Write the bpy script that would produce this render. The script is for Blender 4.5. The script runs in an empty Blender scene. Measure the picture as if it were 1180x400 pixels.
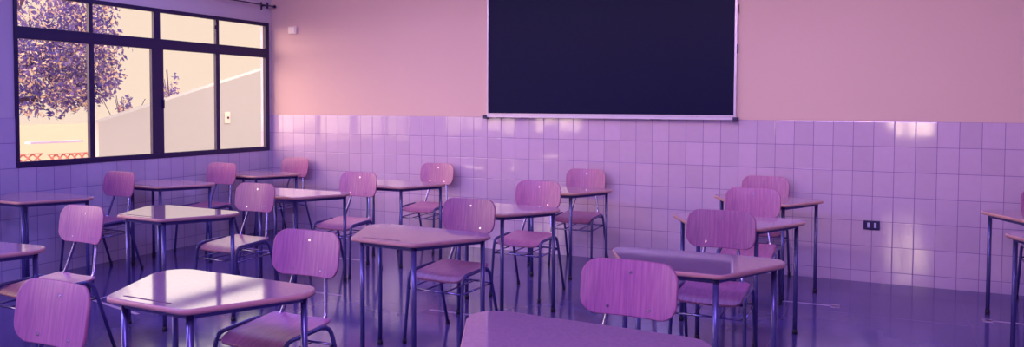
import bpy, bmesh, math, random
from mathutils import Vector, Matrix
random.seed(7)
SC = bpy.context.scene
COL = SC.collection

# ------------------------------------------------------------------ camera
CAM = Vector((6.6623, -7.4636, 1.5007))
YAW, PIT, ROL = -.4381, .0376, .0042
F_PX, SHIFT_PX = 925.79, -44.22
cy_, sy_ = math.cos(YAW), math.sin(YAW)
fw = Vector((sy_*math.cos(PIT), cy_*math.cos(PIT), -math.sin(PIT)))
rt = Vector((cy_, -sy_, 0))
up = rt.cross(fw)
r2 = math.cos(ROL)*rt + math.sin(ROL)*up
u2 = -math.sin(ROL)*rt + math.cos(ROL)*up
cd = bpy.data.cameras.new('camera'); cam = bpy.data.objects.new('camera', cd); COL.objects.link(cam)
cam.matrix_world = Matrix(((r2.x, u2.x, -fw.x, CAM.x), (r2.y, u2.y, -fw.y, CAM.y), (r2.z, u2.z, -fw.z, CAM.z), (0, 0, 0, 1)))
cd.sensor_fit = 'HORIZONTAL'; cd.sensor_width = 36
cd.lens = 36*F_PX/1180
cd.shift_y = SHIFT_PX/1180
cd.clip_end = 300
SC.camera = cam

# ------------------------------------------------------------------ exposure
vs = SC.view_settings
vs.view_transform = 'Standard'; vs.look = 'None'; vs.gamma = 1.0; vs.use_curve_mapping = False
vs.exposure = 0.0

# ------------------------------------------------------------------ sky
W = bpy.data.worlds.new('sky'); SC.world = W; W.use_nodes = True
wn, wl = W.node_tree.nodes, W.node_tree.links
wn.clear()
wo = wn.new('ShaderNodeOutputWorld'); bg = wn.new('ShaderNodeBackground')
tc = wn.new('ShaderNodeTexCoord')
def glow(direction, lo, hi):
    d = Vector(direction).normalized()
    dp = wn.new('ShaderNodeVectorMath'); dp.operation = 'DOT_PRODUCT'; wl.new(tc.outputs['Generated'], dp.inputs[0]); dp.inputs[1].default_value = d
    mr = wn.new('ShaderNodeMapRange'); mr.interpolation_type = 'SMOOTHSTEP'; wl.new(dp.outputs['Value'], mr.inputs['Value'])
    mr.inputs['From Min'].default_value = lo; mr.inputs['From Max'].default_value = hi
    return mr.outputs[0]
def wmix(f, a, b):
    m = wn.new('ShaderNodeMix'); m.data_type = 'RGBA'; wl.new(f, m.inputs['Factor'])
    if isinstance(a, tuple): m.inputs['A'].default_value = a
    else: wl.new(a, m.inputs['A'])
    m.inputs['B'].default_value = b; return m.outputs['Result']
SKY = (1.06, .83, .66, 1)
sp_ = wn.new('ShaderNodeSeparateXYZ'); wl.new(tc.outputs['Generated'], sp_.inputs[0])
def band(lo, hi):
    mr = wn.new('ShaderNodeMapRange'); mr.interpolation_type = 'SMOOTHSTEP'; wl.new(sp_.outputs['Z'], mr.inputs['Value'])
    mr.inputs['From Min'].default_value = lo; mr.inputs['From Max'].default_value = hi; return mr.outputs[0]
c_ = wmix(band(.115, .22), SKY, (2.9, 2.5, 1.95, 1))                         # haze brightens above the horizon
c_ = wmix(band(.45, .8), c_, (1.2, .95, .8, 1))
c_ = wmix(glow((-1, -.55, .25), .82, .97), c_, (8.5, 6.3, 4.4, 1))         # added sky glow left of the view, strengthens the light through the windows
c_ = wmix(glow((0, -1, .25), .80, .97), c_, (14.0, 10.5, 7.6, 1))              # added bright sky patch behind the building, unseen, for the tile highlights
wl.new(c_, bg.inputs['Color']); bg.inputs['Strength'].default_value = 1.0
wl.new(bg.outputs[0], wo.inputs['Surface'])

def lamp(name, kind, loc, rot, energy, color, size=None, size_y=None, angle=None):
    d = bpy.data.lights.new(name, kind); d.energy = energy; d.color = color
    if size:
        d.shape = 'RECTANGLE'; d.size = size; d.size_y = size_y
    if angle is not None: d.angle = angle
    o = bpy.data.objects.new(name, d); COL.objects.link(o); o.location = loc; o.rotation_euler = rot
    return o
# weak sun on the yard from over the roof
lamp('sun', 'SUN', (0, 0, 12), (math.radians(-8), math.radians(42), 0), .9, (1, .80, .72), angle=.05)
# added warm fill light that brightens the board wall, unseen above the frame
wash = lamp('board_wall_fill', 'AREA', (4.4, -3.0, 2.9), (math.radians(62), 0, 0), 42, (1, .74, .54), 7.5, .15)
wash.data.spread = math.radians(120)
# added violet fill lights under the ceiling, no fixtures, unseen above the frame
for i, (x, y) in enumerate(((2.2, -2.0), (6.2, -2.0), (2.2, -7.0), (6.2, -7.0))):
    lamp('violet_fill_light', 'AREA', (x, y, 2.93), (0 if y > -3 else math.radians(34), 0, 0), (27 if y > -3 else 108)*(1.25 if x < 4 else 1.0), (.28, .30, 1.0) if y > -3 else ((.38, .34, 1.0) if x < 4 else (.62, .38, 1.0)), 2.4, .5)

# ------------------------------------------------------------------ materials
def srgb(r, g, b):
    f = lambda c: (c/255/12.92) if c/255 <= .04045 else ((c/255+.055)/1.055)**2.4
    return (f(r), f(g), f(b), 1)
class NT:
    def __init__(s, name):
        s.m = bpy.data.materials.new(name); s.m.use_nodes = True
        s.n = s.m.node_tree.nodes; s.l = s.m.node_tree.links; s.b = s.n['Principled BSDF']
    def node(s, t, **k):
        x = s.n.new(t)
        for a, v in k.items(): setattr(x, a, v)
        return x
    def link(s, a, b): s.l.new(a, b)
    def math(s, op, a, b=None, c=None):
        x = s.n.new('ShaderNodeMath'); x.operation = op
        for i, v in enumerate((a, b, c)):
            if v is None: continue
            if isinstance(v, (int, float)): x.inputs[i].default_value = v
            else: s.l.new(v, x.inputs[i])
        return x.outputs[0]
    def mix(s, f, a, b, blend='MIX'):
        x = s.n.new('ShaderNodeMix'); x.data_type = 'RGBA'; x.blend_type = blend
        for k, v in (('Factor', f), ('A', a), ('B', b)):
            if isinstance(v, (int, float, tuple)): x.inputs[k].default_value = v
            else: s.l.new(v, x.inputs[k])
        return x.outputs['Result']
    def noise(s, scale, detail=3, vec=None, rough=.5):
        x = s.n.new('ShaderNodeTexNoise'); x.inputs['Scale'].default_value = scale
        x.inputs['Detail'].default_value = detail; x.inputs['Roughness'].default_value = rough
        if vec is not None: s.l.new(vec, x.inputs['Vector'])
        return x.outputs['Fac']
    def coord(s, scale=(1, 1, 1)):
        t = s.n.new('ShaderNodeTexCoord'); m = s.n.new('ShaderNodeMapping'); m.inputs['Scale'].default_value = scale
        s.l.new(t.outputs['Object'], m.inputs['Vector']); return m.outputs[0]
    def ramp(s, fac, lo, hi):
        x = s.n.new('ShaderNodeMapRange'); s.l.new(fac, x.inputs['Value'])
        x.inputs['From Min'].default_value = lo; x.inputs['From Max'].default_value = hi
        return x.outputs[0]
    def bump(s, h, strength=.2, dist=.002):
        x = s.n.new('ShaderNodeBump'); x.inputs['Strength'].default_value = strength; x.inputs['Distance'].default_value = dist
        s.l.new(h, x.inputs['Height']); s.l.new(x.outputs[0], s.b.inputs['Normal'])
    def set(s, **k):
        for a, v in k.items():
            inp = s.b.inputs[a.replace('_', ' ')]
            if isinstance(v, (int, float, tuple)): inp.default_value = v
            else: s.l.new(v, inp)
        return s
M = {}
def simple(name, col, rough=.5, metal=0, spec=.5, var=.12, scale=9, coat=0):
    t = NT(name); n = t.noise(scale, 4, t.coord())
    d = tuple(c*(1-var) for c in col[:3])+(1,)
    t.set(Base_Color=t.mix(n, d, col), Roughness=rough, Metallic=metal)
    t.b.inputs['Specular IOR Level'].default_value = spec
    t.b.inputs['Coat Weight'].default_value = coat
    M[name] = t.m; return t
PAINT = srgb(214, 176, 180); TILE = srgb(202, 170, 212)
t = simple('wall_paint', PAINT, .75, var=.05, scale=1.2); t.bump(t.noise(55, 4, t.coord()), .12)
simple('side_paint', srgb(200, 186, 212), .75, var=.05, scale=1.2)
simple('ceiling_paint', srgb(235, 225, 240), .9, var=.03)
simple('window_metal', srgb(40, 22, 78), .45, spec=.4)
simple('dark_metal', srgb(45, 25, 85), .4)
simple('alu', srgb(215, 195, 225), .35, metal=.3)
simple('board_black', srgb(12, 8, 58), .5, spec=.12, var=.15, scale=2)
simple('chalk_dark', srgb(35, 15, 70), .6)
simple('tube_paint', srgb(92, 84, 150), .26, metal=.4, var=.1)
simple('tube_chrome', srgb(150, 140, 195), .2, metal=.9, var=.1)
simple('rubber', srgb(35, 25, 60), .7)
simple('bolt', srgb(225, 205, 235), .2, metal=.9)
simple('plastic_white', srgb(245, 225, 225), .4)
simple('plastic_navy', srgb(40, 22, 90), .4)
simple('plastic_grey', srgb(190, 175, 225), .4)
simple('lead', srgb(110, 60, 100), .6)

def tile_mat(name, axis, x0, tilecol, grout):
    tw, th, H = .1596, .2128, 1.374
    t = NT(name); co = t.coord(); s = t.node('ShaderNodeSeparateXYZ'); t.link(co, s.inputs[0])
    u = t.math('DIVIDE', t.math('SUBTRACT', s.outputs[axis], x0), tw)
    v = t.math('DIVIDE', t.math('SUBTRACT', H, s.outputs['Z']), th)
    fu, fv = t.math('FRACT', u), t.math('FRACT', v)
    eu = t.math('MULTIPLY', t.math('MINIMUM', fu, t.math('SUBTRACT', 1, fu)), tw)
    ev = t.math('MULTIPLY', t.math('MINIMUM', fv, t.math('SUBTRACT', 1, fv)), th)
    e = t.math('MINIMUM', eu, ev)
    g = t.math('LESS_THAN', e, .0022)
    cid = t.node('ShaderNodeCombineXYZ'); t.link(t.math('FLOOR', u), cid.inputs[0]); t.link(t.math('FLOOR', v), cid.inputs[1])
    wnz = t.node('ShaderNodeTexWhiteNoise', noise_dimensions='3D'); t.link(cid.outputs[0], wnz.inputs['Vector'])
    dark = tuple(c*.90 for c in tilecol[:3])+(1,)
    n = t.noise(14, 5, co, .6)
    base = t.mix(wnz.outputs['Value'], dark, tilecol)
    base = t.mix(t.math('MULTIPLY', t.ramp(n, .45, .8), .18), base, tuple(c*.7 for c in tilecol[:3])+(1,))
    t.set(Base_Color=t.mix(g, base, grout))
    t.link(t.math('ADD', t.math('MULTIPLY', g, .6), t.math('ADD', .03, t.math('MULTIPLY', n, .07))), t.b.inputs['Roughness'])
    # each tile sits a hair out of true, so reflections break from tile to tile
    geo = t.node('ShaderNodeNewGeometry')
    sub = t.node('ShaderNodeVectorMath', operation='SUBTRACT'); t.link(wnz.outputs['Color'], sub.inputs[0]); sub.inputs[1].default_value = (.5, .5, .5)
    sc = t.node('ShaderNodeVectorMath', operation='SCALE'); t.link(sub.outputs[0], sc.inputs[0]); sc.inputs['Scale'].default_value = .012
    ad = t.node('ShaderNodeVectorMath', operation='ADD'); t.link(sc.outputs[0], ad.inputs[0])
    bp = t.node('ShaderNodeBump'); bp.inputs['Strength'].default_value = .35; bp.inputs['Distance'].default_value = .004
    t.link(t.math('ADD', t.math('MULTIPLY', t.math('MINIMUM', e, .006), 90), t.math('MULTIPLY', t.noise(5, 2, co), .10)), bp.inputs['Height'])
    t.link(bp.outputs[0], ad.inputs[1])
    nm = t.node('ShaderNodeVectorMath', operation='NORMALIZE'); t.link(ad.outputs[0], nm.inputs[0])
    t.link(nm.outputs[0], t.b.inputs['Normal'])
    t.b.inputs['Specular IOR Level'].default_value = .85
    M[name] = t.m
tile_mat('tiles_back', 'X', .008, TILE, srgb(120, 80, 160))
tile_mat('tiles_left', 'Y', -2.930, srgb(190, 176, 214), srgb(105, 85, 160))

# floor: dark polished slabs with worn patches
t = NT('floor_polish'); co = t.coord()
n1 = t.noise(1.1, 5, co); n2 = t.noise(9, 6, co, .65)
s = t.node('ShaderNodeSeparateXYZ'); t.link(co, s.inputs[0])
def jl(o, p, w): 
    f = t.math('FRACT', t.math('DIVIDE', o, p)); return t.math('LESS_THAN', f, w)
jn = t.math('MAXIMUM', jl(s.outputs['X'], 1.2, .004), jl(s.outputs['Y'], 1.2, .004))
base = t.mix(t.ramp(n1, .3, .7), srgb(74, 60, 128), srgb(90, 74, 146))
base = t.mix(t.math('MULTIPLY', t.ramp(n2, .5, .8), .35), base, srgb(70, 54, 116))
base = t.mix(jn, base, srgb(110, 84, 140))
t.set(Base_Color=base, Roughness=t.math('ADD', .07, t.math('MULTIPLY', n2, .10)))
t.b.inputs['Specular IOR Level'].default_value = .6
M['floor_polish'] = t.m
simple('floor_tape', srgb(176, 146, 196), .4)

# veneer chairs: vertical grain
def veneer(name, a, b, rough=.33):
    t = NT(name); co = t.coord((30, 3, 1.6)); n = t.noise(3, 6, co, .6); w = t.noise(5.5, 3, t.coord((26, 1, 1.0)))
    oi = t.node('ShaderNodeObjectInfo')
    f = t.math('ADD', t.math('MULTIPLY', t.ramp(n, .3, .7), .75), t.math('MULTIPLY', t.ramp(w, .35, .65), .25))
    c = t.mix(f, a, b)
    c = t.mix(t.math('MULTIPLY', oi.outputs['Random'], .14), c, tuple(x*.6 for x in a[:3])+(1,))
    t.set(Base_Color=c, Roughness=rough); M[name] = t.m
veneer('veneer', srgb(146, 80, 146), srgb(196, 124, 174))
veneer('veneer_edge', srgb(140, 76, 128), srgb(186, 112, 150), .5)
t = NT('laminate'); co = t.coord(); n = t.noise(60, 5, co, .7); n3 = t.noise(6, 3, co)
c = t.mix(t.ramp(n, .3, .75), srgb(154, 118, 154), srgb(170, 134, 164)); c = t.mix(t.math('MULTIPLY', t.ramp(n3, .55, .8), .15), c, srgb(150, 112, 156))
t.set(Base_Color=c, Roughness=t.math('ADD', .035, t.math('MULTIPLY', n3, .05))); t.b.inputs['Specular IOR Level'].default_value = .9; M['laminate'] = t.m
simple('desk_edge', srgb(204, 148, 152), .4, var=.2, scale=30)
# outdoors
simple('yard', srgb(178, 158, 146), .9, var=.08, scale=.7)
simple('render_white', srgb(180, 178, 192), .85, var=.05, scale=.5)
simple('lattice', srgb(212, 130, 130), .8)
simple('bark', srgb(96, 70, 120), .9, var=.4, scale=12)
t = NT('leaf'); oi = t.noise(1.6, 3, t.coord()); oj = t.noise(9, 2, t.coord())
c = t.mix(t.ramp(oi, .35, .65), srgb(58, 48, 150), srgb(130, 104, 186)); c = t.mix(t.ramp(oj, .53, .62), c, srgb(246, 214, 190))  # cream flecks put sunlight and bright gaps into the leaf colour
t.set(Base_Color=c, Roughness=.5); M['leaf'] = t.m
tr = t.node('ShaderNodeBsdfTranslucent'); t.link(c, tr.inputs['Color']); ms = t.node('ShaderNodeMixShader'); ms.inputs[0].default_value = .3
t.link(t.b.outputs[0], ms.inputs[1]); t.link(tr.outputs[0], ms.inputs[2]); t.link(ms.outputs[0], t.n['Material Output'].inputs[0])
# clear window glass
t = NT('glass'); gl = t.node('ShaderNodeBsdfGlossy'); gl.inputs['Roughness'].default_value = .02
tp = t.node('ShaderNodeBsdfTransparent'); tp.inputs['Color'].default_value = (.97, .97, .97, 1)
fr = t.node('ShaderNodeLayerWeight'); fr.inputs['Blend'].default_value = .5
ms = t.node('ShaderNodeMixShader'); t.link(t.math('ADD', t.math('MULTIPLY', t.math('POWER', fr.outputs['Facing'], 5), .5), .02), ms.inputs[0]); t.link(tp.outputs[0], ms.inputs[1]); t.link(gl.outputs[0], ms.inputs[2])
t.link(ms.outputs[0], t.n['Material Output'].inputs[0]); M['glass'] = t.m

# ------------------------------------------------------------------ mesh helpers
def box(bm, a, b, mi=0, bev=0):
    x0, x1 = sorted((a[0], b[0])); y0, y1 = sorted((a[1], b[1])); z0, z1 = sorted((a[2], b[2]))
    vs_ = [bm.verts.new(p) for p in ((x0,y0,z0),(x1,y0,z0),(x1,y1,z0),(x0,y1,z0),(x0,y0,z1),(x1,y0,z1),(x1,y1,z1),(x0,y1,z1))]
    fs = []
    for f in ((3,2,1,0),(4,5,6,7),(0,1,5,4),(1,2,6,5),(2,3,7,6),(3,0,4,7)):
        fc = bm.faces.new([vs_[i] for i in f]); fc.material_index = mi; fs.append(fc)
    if bev:
        es = list({e for f in fs for e in f.edges})
        bmesh.ops.bevel(bm, geom=es, offset=bev, segments=2, affect='EDGES', profile=.5)
def fillet(pts, r, n=5):
    pts = [Vector(p) for p in pts]; out = [pts[0]]
    for i in range(1, len(pts)-1):
        a, p, b = pts[i-1], pts[i], pts[i+1]
        da, db = (a-p), (b-p); la, lb = da.length, db.length; da /= la; db /= lb
        rr = r[i-1] if isinstance(r, (list, tuple)) else r
        tt = min(rr, la*.48, lb*.48)
        s_, e_ = p+da*tt, p+db*tt
        for k in range(n+1):
            q = k/n; out.append(s_*(1-q)**2 + p*2*q*(1-q) + e_*q*q)
    out.append(pts[-1]); return out
def tube(bm, pts, r, seg=10, cap=True, smooth=True):
    pts = [Vector(p) for p in pts]; rings = []
    ref = None
    for i, p in enumerate(pts):
        d = (pts[min(i+1, len(pts)-1)]-pts[max(i-1, 0)]).normalized()
        if ref is None:
            ref = Vector((1, 0, 0)) if abs(d.x) < .8 else Vector((0, 1, 0))
        a = (ref-d*ref.dot(d)).normalized(); b = d.cross(a); ref = a
        rings.append([bm.verts.new(p+(a*math.cos(2*math.pi*k/seg)+b*math.sin(2*math.pi*k/seg))*r) for k in range(seg)])
    for A, B in zip(rings, rings[1:]):
        for k in range(seg):
            f = bm.faces.new((A[k], A[(k+1) % seg], B[(k+1) % seg], B[k])); f.smooth = smooth
    if cap:
        bm.faces.new(rings[0][::-1]); bm.faces.new(rings[-1])
def build(name, bm, mats, parent=None, smooth=False):
    bmesh.ops.recalc_face_normals(bm, faces=bm.faces)
    me = bpy.data.meshes.new(name); bm.to_mesh(me); bm.free()
    if not isinstance(mats, (list, tuple)): mats = [mats]
    for m in mats: me.materials.append(M[m])
    if smooth:
        for p in me.polygons: p.use_smooth = True
    o = bpy.data.objects.new(name, me); COL.objects.link(o)
    if parent: o.parent = parent
    return o
def BM(): return bmesh.new()
def tag(o, label, cat, group=None, kind=None):
    if label: o['label'] = label
    if cat: o['category'] = cat
    if group: o['group'] = group
    if kind: o['kind'] = kind
    return o
def empty(name, loc, rz, label, cat, group=None):
    o = bpy.data.objects.new(name, None); COL.objects.link(o); o.location = loc; o.rotation_euler = (0, 0, rz)
    o.empty_display_size = .2
    return tag(o, label, cat, group)
def struct(name, bm, mats, label=None, cat=None):
    o = build(name, bm, mats); o['kind'] = 'structure'
    if label: o['label'] = label
    if cat: o['category'] = cat
    return o
def copy_tree(o, parent=None):
    c = o.copy(); COL.objects.link(c); c.parent = parent
    for ch in list(o.children): copy_tree(ch, c)
    return c

# ------------------------------------------------------------------ room shell
RX, RY, RZ, TH = 8.75, -11.0, 3.02, 1.374
bm = BM(); box(bm, (-.12, RY-.2, -.15), (RX+.2, .2, 0)); struct('floor', bm, 'floor_polish', 'dark polished violet floor of the classroom', 'floor')
bm = BM(); box(bm, (-.12, RY-.2, RZ), (RX+.2, .2, RZ+.15)); struct('ceiling', bm, 'ceiling_paint', 'plain ceiling above the classroom', 'ceiling')
# back wall: painted above, tiled below (tiles stand 4 mm proud)
bm = BM(); box(bm, (-.12, .004, TH), (RX+.2, .2, RZ), 0); box(bm, (-.12, 0, 0), (RX+.2, .2, TH), 1)
struct('wall_back', bm, ['wall_paint', 'tiles_back'], 'pink wall with the blackboard, tiled on its lower half', 'wall')
# left wall with its windows
WINS = [(-3.11, -.048), (-7.1, -4.04), (-10.9, -7.7)]
Z0, Z1 = .951, 2.454
bm = BM()
edges = [RY-.2] + [v for w in sorted(WINS) for v in w] + [.0]
box(bm, (-.12, RY-.2, 0), (0, 0, Z0), 1)
for a, b in zip(edges[0::2], edges[1::2]):
    box(bm, (-.12, a, Z0), (0, b, TH), 1); box(bm, (-.12, a, TH), (-.004, b, Z1), 0)
box(bm, (-.12, RY-.2, Z1), (-.004, 0, RZ), 0)
struct('wall_left', bm, ['side_paint', 'tiles_left'], 'window wall, paint above and pale tiles below', 'wall')
bm = BM(); box(bm, (RX, RY-.2, 0), (RX+.2, 0, RZ)); struct('wall_right', bm, 'side_paint', 'plain side wall opposite the windows', 'wall')
WX0, WX1, WZ0, WZ1 = 6.62, 7.45, .93, 2.0
bm = BM()
box(bm, (0, RY-.2, 0), (RX, RY, WZ0)); box(bm, (0, RY-.2, WZ1), (RX, RY, RZ)); box(bm, (0, RY-.2, WZ0), (WX0, RY, WZ1)); box(bm, (WX1, RY-.2, WZ0), (RX, RY, WZ1))
struct('wall_front', bm, 'side_paint', 'wall behind the viewer with one narrow window', 'wall')

# windows
def window(name, y0, y1, label):
    f = BM()
    X0, X1 = -.03, .012
    L = y1-y0
    def rel(v): return y0+(v+3.11)/3.062*L
    # sill rail, head rail, transom
    box(f, (X0, y0, Z0), (X1, y1, 1.0), bev=.004)
    box(f, (X0, y0, 2.415), (X1, y1, Z1), bev=.004)
    box(f, (X0, y0, 2.045), (X1, y1, 2.150), bev=.004)
    box(f, (X0, y0, 1.0), (X1-.002, y0+.030, 2.415)); box(f, (X0, y1-.062, 1.0), (X1-.002, y1, 2.415))
    box(f, (X0+.004, rel(-2.417), 1.0), (X1-.004, rel(-2.364), 2.045)); box(f, (X0+.004, rel(-2.412), 2.15), (X1-.004, rel(-2.372), 2.415))
    box(f, (X0+.004, rel(-1.722), 1.0), (X1-.004, rel(-1.580), 2.045)); box(f, (X0+.004, rel(-1.690), 2.15), (X1-.004, rel(-1.615), 2.415))
    box(f, (X0+.004, rel(-.878), 1.0), (X1-.004, rel(-.825), 2.045)); box(f, (X0+.004, rel(-.872), 2.15), (X1-.004, rel(-.830), 2.415))
    o = build(name, f, 'window_metal'); tag(o, label, 'window', kind='structure')
    g = BM(); box(g, (-.014, y0+.03, 1.0), (-.011, y1-.062, 2.045)); box(g, (-.014, y0+.03, 2.15), (-.011, y1-.062, 2.415))
    build('window_pane', g, 'glass', o)
    # a small catch on the middle sash and one on the upper light
    c = BM(); box(c, (X1-.004, rel(-1.60), 1.45), (X1+.014, rel(-1.585), 1.54), bev=.002); box(c, (X1-.004, rel(-.905), 2.31), (X1+.012, rel(-.88), 2.35), bev=.002)
    build('window_catch', c, 'window_metal', o)
    return o
window('window_1', *WINS[0], 'wide dark framed window in the left wall')
window('window_2', *WINS[1], 'second dark framed window in the left wall, nearer the viewer')
window('window_3', *WINS[2], 'third dark framed window in the left wall, behind the viewer')
f = BM()
for a, b in (((WX0, RY-.05, WZ0), (WX1, RY+.01, WZ0+.05)), ((WX0, RY-.05, WZ1-.05), (WX1, RY+.01, WZ1)), ((WX0, RY-.05, WZ0), (WX0+.05, RY+.01, WZ1)), ((WX1-.05, RY-.05, WZ0), (WX1, RY+.01, WZ1)), ((6.86, RY-.05, WZ0), (6.96, RY+.01, WZ1))):
    box(f, a, b)
o = build('window_4', f, 'window_metal'); tag(o, 'narrow window in the wall behind the viewer', 'window', kind='structure')
g = BM(); box(g, (WX0+.05, RY-.03, WZ0+.05), (WX1-.05, RY-.026, WZ1-.05)); build('window_pane', g, 'glass', o)

# curtain rod above the window
cr = empty('curtain_rod', (.09, -3.3, 2.645), 0, 'thin dark curtain rod above the window with a knob end', 'curtain rod')
b = BM(); tube(b, [(0, 0, 0), (0, 3.235, 0)], .008, 10); build('rod', b, 'dark_metal', cr)
b = BM(); bmesh.ops.create_uvsphere(b, u_segments=12, v_segments=8, radius=.019, matrix=Matrix.Translation((0, 3.26, 0))); tube(b, [(0, 3.235, 0), (0, 3.25, 0)], .012, 10); build('finial', b, 'dark_metal', cr, smooth=True)
for yy in (.3, 1.7, 3.14):
    b = BM(); tube(b, [(-.09, yy, 0), (0, yy, 0)], .006, 8); box(b, (-.096, yy-.012, -.045), (-.090, yy+.012, .045)); box(b, (-.012, yy-.006, -.035), (.012, yy+.006, .035), bev=.002)
    build('bracket', b, 'dark_metal', cr)

# ------------------------------------------------------------------ blackboard
BX0, BX1, BZ0, BZ1 = 2.888, 5.412, 1.405, 2.72
bb = empty('blackboard', (BX0, -.002, BZ0), 0, 'large dark blackboard in a thin pale frame on the pink wall', 'blackboard')
w, h = BX1-BX0, BZ1-BZ0
b = BM(); box(b, (.012, -.018, .008), (w-.016, 0, h-.012)); build('writing_surface', b, 'board_black', bb)
b = BM()
box(b, (0, -.026, 0), (.014, 0, h)); box(b, (w-.02, -.026, 0), (w, 0, h)); box(b, (.014, -.026, h-.014), (w-.02, 0, h)); box(b, (.014, -.024, 0), (w-.02, 0, .010))
build('board_frame', b, 'alu', bb)
b = BM(); box(b, (-.004, -.06, -.032), (w+.006, -.002, -.018)); box(b, (-.004, -.064, -.032), (w+.006, -.058, -.004)); box(b, (-.004, -.012, -.018), (w+.006, -.002, 0)); build('chalk_tray', b, 'alu', bb)
for px in (0, w):
    b = BM(); box(b, (px-.022, -.07, -.048), (px+.022, 0, -.006), bev=.004); build('corner_cap', b, 'dark_metal', bb)
for zz in (.57, .93):
    b = BM(); box(b, (w-.002, -.02, zz), (w+.012, -.002, zz+.08), bev=.003); build('frame_clip', b, 'dark_metal', bb)
for x0_, x1_ in ((.12, .2), (.29, .34), (.40, .48), (1.74, 1.84)):
    b = BM(); box(b, (x0_, -.056, -.038), (x1_, -.02, -.031), bev=.002); build('tray_bracket', b, 'dark_metal', bb)
CH = ('longest one, left of the middle', 'second from the left', 'third from the left', 'left one of the pair near its right end', 'right one of the pair near its right end')
for (x_, l_), lab in zip(((.56, .05), (.78, .03), (1.02, .025), (2.12, .02), (2.17, .02)), CH):
    b = BM(); tube(b, [(BX0+x_, -.043, BZ0-.010), (BX0+x_+l_, -.043, BZ0-.010)], .008, 8)
    tag(build('chalk_stub', b, 'chalk_dark'), 'chalk stub on the board ledge, '+lab, 'chalk', 'chalk stubs on the blackboard ledge')

# light switch box + socket
b = BM(); box(b, (0, -.03, 0), (.115, 0, .085), bev=.006)
sw = build('junction_box', b, 'plastic_white'); sw.location = (.275, .004, 2.32); tag(sw, 'small white junction box high on the pink wall near the corner', 'junction box')
b = BM(); box(b, (.012, -.034, .012), (.103, -.03, .073), bev=.003); build('cover', b, 'plastic_white', sw)
b = BM(); box(b, (0, -.012, 0), (.128, 0, .078), bev=.005)
so = build('wall_socket', b, 'plastic_navy'); so.location = (6.486, 0, .452); tag(so, 'dark double socket plate low on the tiled wall', 'socket')
for xx in (.030, .082):
    b = BM(); box(b, (xx, -.016, .018), (xx+.020, -.012, .060), bev=.003); build('socket_insert', b, 'plastic_grey', so)

# painted location marks on the floor
def mark(x0, y0, x1, y1, w=.022):
    d = Vector((x1-x0, y1-y0, 0)).normalized(); n = Vector((-d.y, d.x, 0))*w/2
    bm = BM(); P = [Vector((x0, y0, 0))+n, Vector((x0, y0, 0))-n, Vector((x1, y1, 0))-n, Vector((x1, y1, 0))+n]
    lo = [bm.verts.new(p+Vector((0, 0, .0002))) for p in P]; hi = [bm.verts.new(p+Vector((0, 0, .0015))) for p in P]
    bm.faces.new(lo[::-1]); bm.faces.new(hi)
    for k in range(4): bm.faces.new((lo[k], lo[(k+1) % 4], hi[(k+1) % 4], hi[k]))
    return bm
MARKS = [(5.93, -1.02, 6.36, -1.02), (7.30, -.98, 7.75, -.98), (3.65, -2.44, 4.09, -2.44), (2.40, -2.37, 2.80, -2.37), (1.72, -1.12, 2.14, -1.12), (.60, -1.12, 1.05, -1.12),
         (1.17, -2.98, 1.21, -3.30), (1.17, -3.31, 1.85, -3.46), (6.33, -1.07, 6.33, -.97), (7.32, -1.04, 7.32, -.94)]
for i, m in enumerate(MARKS):
    struct('trim_%d' % (i+1), mark(*m, w=.06 if i > 7 else .03), 'floor_tape')

# ------------------------------------------------------------------ outside
b = BM(); box(b, (-60, -40, -.6), (-.2, 60, -.35)); struct('ground', b, 'yard', 'pale sunlit yard outside the window', 'ground')
def prism(bm, poly, x0, x1):
    A = [bm.verts.new((x0, y, z)) for y, z in poly]; B = [bm.verts.new((x1, y, z)) for y, z in poly]
    bm.faces.new(A); bm.faces.new(B[::-1]); n = len(poly)
    for k in range(n): bm.faces.new((A[k], B[k], B[(k+1) % n], A[(k+1) % n]))
b = BM(); prism(b, [(3.85, -.4), (12.5, -.4), (12.5, 3.40), (4.57, 1.30), (3.85, 1.10)], -8.3, -8.0)
tag(build('boundary_wall', b, 'render_white'), 'white rendered boundary wall with a sloping top outside the window', 'wall')
b = BM(); box(b, (-8.0, 7.30, 1.02), (-7.96, 7.46, 1.30), bev=.01)
mb = build('meter_box', b, 'plastic_white'); tag(mb, 'small pale box mounted on the white wall outside the window', 'meter box')
b = BM(); tube(b, [(-7.96, 7.38, 1.16), (-7.945, 7.38, 1.16)], .03, 10); build('dial', b, 'dark_metal', mb)
# low pink lattice fence in the yard
def lattice(y0, y1, x, z0, z1, label):
    r = empty('lattice_fence', (x, y0, z0), 0, label, 'fence', 'low pink lattice fences in the yard')
    H = z1-z0; L = y1-y0
    b = BM(); box(b, (-.03, 0, 0), (.03, L, H-.13)); build('base_panel', b, 'lattice', r)
    b = BM(); box(b, (-.03, 0, H-.015), (.03, L, H)); build('rail', b, 'lattice', r)
    b = BM(); n = max(2, int(L/.12))
    for k in range(n):
        a = L*k/n; c = L*(k+1)/n
        tube(b, [(0, a, H-.13), (0, c, H-.01)], .012, 6); tube(b, [(0, c, H-.13), (0, a, H-.01)], .012, 6)
    build('lattice_panel', b, 'lattice', r)
lattice(.12, .56, -5.0, -.35, .74, 'short piece of low pink lattice fence at the left edge of the window view')
lattice(.66, 1.42, -5.0, -.35, .715, 'longer piece of low pink lattice fence in the yard beside the short piece')
b = BM(); box(b, (-28.6, 16.0, -.36), (-28.2, 18.6, -.26)); tag(build('kerb', b, 'plastic_grey'), 'low grey kerb across the pale yard beyond the fence', 'kerb')

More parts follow.
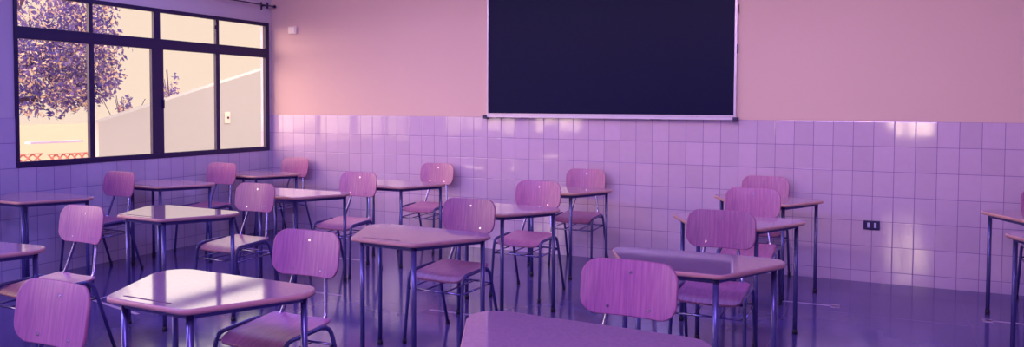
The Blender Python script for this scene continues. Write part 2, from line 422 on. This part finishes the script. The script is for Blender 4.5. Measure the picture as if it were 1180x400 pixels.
def leaves(bm, centre, rad, n, size, rnd, hollow=.35, squash=1.0):
    for _ in range(n):
        while True:
            p = Vector((rnd.uniform(-1, 1), rnd.uniform(-1, 1), rnd.uniform(-1, 1)))
            l = p.length
            if hollow < l < 1: break
        # bumpy outline
        k = .84 + .16*math.sin(5*p.x+2*p.z)*math.cos(4*p.y-3*p.z)
        q = Vector((p.x*rad[0], p.y*rad[1], p.z*rad[2]))*k + Vector(centre)
        d = Vector((rnd.gauss(0, 1), rnd.gauss(0, 1), rnd.gauss(0, .7))).normalized()
        e = d.orthogonal().normalized(); e.rotate(Matrix.Rotation(rnd.uniform(0, 6.3), 3, d))
        f_ = d.cross(e); s_ = size*rnd.uniform(.6, 1.3)
        v = [bm.verts.new(q-e*s_), bm.verts.new(q+f_*s_*.42+d*s_*.12), bm.verts.new(q+e*s_), bm.verts.new(q-f_*s_*.42+d*s_*.12)]
        bm.faces.new(v)
rnd = random.Random(3)
tr = empty('tree', (-8.2, 1.2, -.35), 0, 'leafy tree filling the left panes of the window', 'tree')
b = BM()
for c, r_, n in (((0, .9, 3.5), (2.0, 2.5, 2.0), 5600), ((0, 2.35, 3.0), (1.1, 1.15, 1.0), 1900), ((.2, 1.3, 2.35), (1.2, 2.3, .85), 3200), ((0, 2.5, 4.2), (1.1, 1.0, .9), 900), ((0, 2.3, 2.1), (.8, .9, .45), 500)):
    leaves(b, c, r_, n, .062, rnd)
build('foliage', b, 'leaf', tr)
b = BM(); tube(b, [(0, -.6, 0), (.05, -.5, 1.0), (0, -.2, 2.0), (.1, .3, 3.0)], .16, 10)
for e in ((0, 1.5, 1.95), (-.4, 2.2, 3.1), (.6, .9, 3.9), (-.6, -.6, 3.7)):
    tube(b, fillet([(0, -.3, 1.55), (e[0]*.4, e[1]*.45, 1.8+.3*(e[2]-1.8)), e], .3), .05, 7)
build('trunk', b, 'bark', tr)
def shrub(y, z, x, h, n, label):
    r = empty('shrub', (x, y, -.35), 0, label, 'shrub'); z += .35
    b = BM(); 
    for _ in range(n):
        a = Vector((rnd.gauss(0, .10), rnd.gauss(0, .16), 0)); hh = h*rnd.uniform(.5, 1)
        tube(b, [(a.x*.3, a.y*.3, 0), (a.x, a.y, z*.9), (a.x*1.8, a.y*1.9, z+hh)], .008, 5)
    build('stem', b, 'bark', r)
    b = BM(); leaves(b, (0, 0, z+h*.1), (.2, .22, h*.45), 90, .05, rnd, 0); leaves(b, (0, .1, z+h*.6), (.14, .1, h*.35), 25, .04, rnd, 0); build('leaves', b, 'leaf', r)
shrub(6.25, 1.70, -8.6, .62, 7, 'small bare shrub standing above the white wall outside')
shrub(4.95, 1.35, -8.6, .40, 6, 'low twiggy shrub at the lower end of the white wall outside')

# ------------------------------------------------------------------ school desk
def rounded_poly(pts, rr, n=7):
    out = []
    for i in range(len(pts)):
        p = Vector(pts[i]); a = Vector(pts[i-1]); c = Vector(pts[(i+1) % len(pts)])
        da, dc = (a-p).normalized(), (c-p).normalized(); ang = da.angle(dc)
        t_ = rr[i]/math.tan(ang/2); cc = p+(da+dc).normalized()*rr[i]/math.sin(ang/2)
        s_, e_ = p+da*t_-cc, p+dc*t_-cc
        a0, a1 = math.atan2(s_.y, s_.x), math.atan2(e_.y, e_.x); dd = (a1-a0+math.pi) % (2*math.pi)-math.pi
        for k in range(n+1): out.append((cc.x+rr[i]*math.cos(a0+dd*k/n), cc.y+rr[i]*math.sin(a0+dd*k/n)))
    return out
DW, DS, DD, DH = 1.003, .44, .53, .752
def trapezoid(off=0):
    # long side towards the chair (+y), slightly bowed
    P = [(-DW/2, DD/2), (-DS/2, -DD/2), (DS/2, -DD/2), (DW/2, DD/2)]
    o = rounded_poly(P, [.105, .055, .055, .105])
    c = Vector((0, .02)); out = []
    for x, y in o:
        v = Vector((x, y)); out.append(v-(v-c).normalized()*off)
    return out
def slab(bm, rings):
    R_ = [[bm.verts.new((p.x, p.y, z)) for p in ring] for ring, z in rings]
    bm.faces.new(R_[0][::-1]); bm.faces.new(R_[-1])
    for A, B in zip(R_, R_[1:]):
        for k in range(len(A)):
            f = bm.faces.new((A[k], A[(k+1) % len(A)], B[(k+1) % len(A)], B[k])); f.smooth = True
def make_desk():
    r = empty('school_desk', (0, 0, 0), 0, '', 'desk')
    b = BM(); slab(b, [(trapezoid(.004), DH-.004), (trapezoid(.006), DH)]); top = build('desk_top', b, 'laminate', r)
    b = BM(); slab(b, [(trapezoid(.007), DH-.023), (trapezoid(.001), DH-.019), (trapezoid(0), DH-.012), (trapezoid(.001), DH-.006), (trapezoid(.0045), DH-.0012)])
    build('edge_band', b, 'desk_edge', top)
    b = BM(); box(b, (-.165, -DD/2+.042, DH-.0005), (.095, -DD/2+.051, DH+.0012), bev=.0004); build('pencil_groove', b, 'lead', top)
    LG = [(-.18, -.205), (.18, -.205), (-.375, .195), (.375, .195)]
    b = BM()
    for p, q in ((0, 1), (1, 3), (3, 2), (2, 0)):
        a = Vector((*LG[p], 0)); c = Vector((*LG[q], 0)); n = Vector((-(c-a).y, (c-a).x, 0)).normalized()*.009
        V = [a+n, a-n, c-n, c+n]; lo = [b.verts.new((v.x, v.y, DH-.050)) for v in V]; hi = [b.verts.new((v.x, v.y, DH-.0225)) for v in V]
        b.faces.new(lo[::-1]); b.faces.new(hi)
        for k in range(4): b.faces.new((lo[k], lo[(k+1) % 4], hi[(k+1) % 4], hi[k]))
    build('apron_frame', b, 'tube_paint', r)
    for x, y in LG:
        b = BM(); tube(b, [(x, y, .012), (x, y, DH-.03)], .0138, 12); lg = build('leg', b, 'tube_paint', r)
        b = BM(); tube(b, [(x, y, 0), (x, y, .03)], .0165, 12); build('foot_cap', b, 'rubber', lg)
    return r

# ------------------------------------------------------------------ school chair
def ply(bm, a, bb_, rad, fn, th, nv=22, nu=20):
    """rounded rectangle shell, fn(x, y) -> (point, normal)"""
    def layer(off, inset):
        A, B, R = a-inset, bb_-inset, rad-inset*.6; rows = []
        for j in range(nv+1):
            y = -B*math.cos(math.pi*j/nv)
            k = abs(y)-(B-R); w = A if k <= 0 else A-R+math.sqrt(max(R*R-k*k, 0))
            w *= 1-.02*(y/B)**2
            row = []
            for i in range(nu+1):
                x = -w*math.cos(math.pi*i/nu); p, n = fn(x, y); row.append(bm.verts.new(p+n*off))
            rows.append(row)
        return rows
    L = [layer(-th/2, .003), layer(-th/2+.003, 0), layer(th/2-.003, 0), layer(th/2, .003)]
    def bnd(R): return R[0] + [r[-1] for r in R[1:-1]] + R[-1][::-1] + [r[0] for r in R[1:-1]][::-1]
    for R, fl in ((L[0], True), (L[3], False)):
        for j in range(nv):
            for i in range(nu):
                q = (R[j][i], R[j][i+1], R[j+1][i+1], R[j+1][i]); f = bm.faces.new(q[::-1] if fl else q); f.smooth = True
    for A, B in zip(L, L[1:]):
        x, y = bnd(A), bnd(B)
        for k in range(len(x)):
            f = bm.faces.new((x[k], x[(k+1) % len(x)], y[(k+1) % len(x)], y[k])); f.smooth = True; f.material_index = 1
    for R in L[1:3]:   # rings of the rim only: drop their inner verts
        inner = [v for r in R[1:-1] for v in r[1:-1]]
        bmesh.ops.delete(bm, geom=inner, context='VERTS')
BZc, BA, BB = .768, .202, .111
def back_fn(x, z):
    y = .222 + .14*z - .75*x*x - .9*0 + .25*max(0, z)**2
    n = Vector((1.5*x, 1, -.14)).normalized()
    return Vector((x, y, BZc+z)), n*-1
def seat_fn(x, y):
    z = .446 + .10*x*x*2 - .0 + .012*(y/.19)
    k = max(0, -y-.10); z -= 3.2*k*k
    k2 = max(0, y-.12); z += 1.2*k2*k2
    return Vector((x, y-.015, z)), Vector((-.4*x, .0 if y > -.1 else 6.4*(y+.10)*-1*.0-.35*(-y-.10)/.09, 1)).normalized()
def make_chair():
    r = empty('school_chair', (0, 0, 0), 0, '', 'chair')
    b = BM(); ply(b, .182, .19, .038, seat_fn, .012); build('seat', b, ['veneer', 'veneer_edge'], r)
    b = BM(); ply(b, BA, BB, .068, back_fn, .011); bk = build('backrest', b, ['veneer', 'veneer_edge'], r)
    for x, z in ((0, .062), (-.088, -.078), (.088, -.078)):
        p, n = back_fn(x, z); b = BM(); tube(b, [p+n*.005, p+n*.0085], .0065, 10); build('bolt', b, 'bolt', bk)
    for s in (-1, 1):
        b = BM(); tube(b, fillet([(s*.208, -.235, .012), (s*.196, -.195, .452), (s*.198, .12, .462), (s*.205, .262, .012)], [.05, .07], 7), .0105, 10)
        sf = build('side_frame', b, 'tube_paint', r)
        for y in (-.2352, .2625):
            b = BM(); tube(b, [(s*.208 if y < 0 else s*.205, y, 0), (s*.2077 if y < 0 else s*.205, y*.997, .03)], .0135, 10); build('foot_cap', b, 'rubber', sf)
        b = BM(); tube(b, fillet([(s*.135, -.15, .424), (s*.14, .165, .432), (s*.098, .222, .65), (s*.090, .232, .735)], [.07, .05], 8), .0095, 10)
        build('back_support', b, 'tube_chrome', r)
    for y, z, w in ((-.178, .418, .196), (.13, .430, .2)):
        b = BM(); tube(b, [(-w, y, z), (w, y, z)], .007, 8); build('seat_crossbar', b, 'tube_chrome', r)
    b = BM()
    tube(b, [(-.2, -.205, .345), (.2, -.205, .345)], .0065, 8); tube(b, [(-.2, .158, .352), (.2, .158, .352)], .0065, 8)
    for s in (-1, 1):
        tube(b, [(s*.2, -.205, .345), (s*.2, .158, .352)], .006, 8); tube(b, [(s*.07, -.205, .345), (s*.07, .158, .352)], .005, 8)
    build('book_rack', b, 'tube_chrome', r)
    return r

R_ = math.radians
desk0, chair0 = make_desk(), make_chair()
DESKS = [  # x, y, yaw, label
 (4.155, -5.083, -2, 'glossy desk lit cream by the window, nearest desk on the left half of the photo'),
 (2.200, -3.468, -3, 'cream lit desk in the middle of the left side, behind the nearest cream desk'),
 (4.170, -3.531, -4.4, 'pink desk in the centre of the room, just left of centre and below the blackboard'),
 (5.797, -3.612, -1, 'large pink desk right of centre with a dark sheen over its left half'),
 (5.755, -2.118, 0, 'pink desk second from the tiled wall in the right hand column'),
 (5.771, -.802, -2, 'desk against the tiled wall left of the dark socket'),
 (4.095, -2.262, -5, 'pink desk behind the central desk, partly hidden by a chair back'),
 (2.139, -2.132, 0, 'pink topped desk behind the cream lit desk, second from the tiled wall in its column'),
 (.505, -3.31, 0, 'violet desk along the window wall at the left edge of the photo, under the window'),
 (2.328, -4.999, 5, 'desk cut off by the left edge of the photo, only its rounded right end showing'),
 (.508, -2.03, 0, 'violet desk along the window wall beneath the middle of the window'),
 (.508, -.81, 0, 'desk nearest the corner where window wall and tiled wall meet'),
 (2.445, -1.055, 2, 'desk beside the tiled wall left of the blackboard'),
 (4.024, -.83, 1, 'desk beside the tiled wall directly below the blackboard'),
 (5.745, -5.13, -3, 'pink desk closest to the viewer, cut off by the bottom edge of the photo'),
 (7.715, -.965, 0, 'desk near the tiled wall at the right edge, farther of the two cut off there'),
 (7.735, -2.09, 0, 'desk at the right edge of the photo, nearer of the two cut off there'),
]
CHAIRS = [
 (4.093, -4.545, .5, 'purple chair tucked in at the nearest cream lit desk'),
 (4.152, -2.994, -3, 'purple chair behind the central pink desk, its whole seat visible'),
 (5.729, -4.585, -2, 'nearest chair of the right half, large grained pink backrest above the closest desk'),
 (5.779, -2.846, 1, 'chair behind the large pink desk with the dark sheen'),
 (5.754, -1.42, 2, 'chair between the two farther desks of the right hand column'),
 (5.688, -.30, 0, 'chair against the tiled wall, farthest in the right hand column'),
 (2.258, -4.392, -2, 'chair with pale pink backrest at the desk cut off by the left edge'),
 (.360, -2.60, -1, 'dark purple chair by the window wall between the first and second wall desks'),
 (2.186, -2.843, -1, 'chair at the mid left cream lit desk, backrest pink on its right side'),
 (.345, -1.345, 1, 'dark purple chair by the window wall under the right part of the window'),
 (.440, -.315, -2, 'chair in the corner between the window wall and the tiled wall'),
 (2.285, -1.62, 1, 'chair with pale seat behind the pink desk in the left centre'),
 (2.349, -.318, 0, 'chair against the tiled wall left of the blackboard'),
 (4.084, -1.659, -1, 'purple chair behind the second desk of the central column'),
 (4.013, -.305, 1, 'chair against the tiled wall under the blackboard'),
 (4.051, -5.845, -3, 'chair in the bottom left corner, back of a large grained purple backrest cut off below'),
 (7.800, -.42, 0, 'dark chair cut off by the right edge of the photo beside the tiled wall'),
]
for i, (x, y, a, lab) in enumerate(DESKS):
    o = desk0 if i == 0 else copy_tree(desk0)
    o.location = (x, y, 0); o.rotation_euler = (0, 0, R_(a)); tag(o, lab, 'desk', 'school desks set out in rows')
for i, (x, y, a, lab) in enumerate(CHAIRS):
    o = chair0 if i == 0 else copy_tree(chair0)
    o.location = (x, y, 0); o.rotation_euler = (0, 0, R_(a)); tag(o, lab, 'chair', 'school chairs behind the desks')
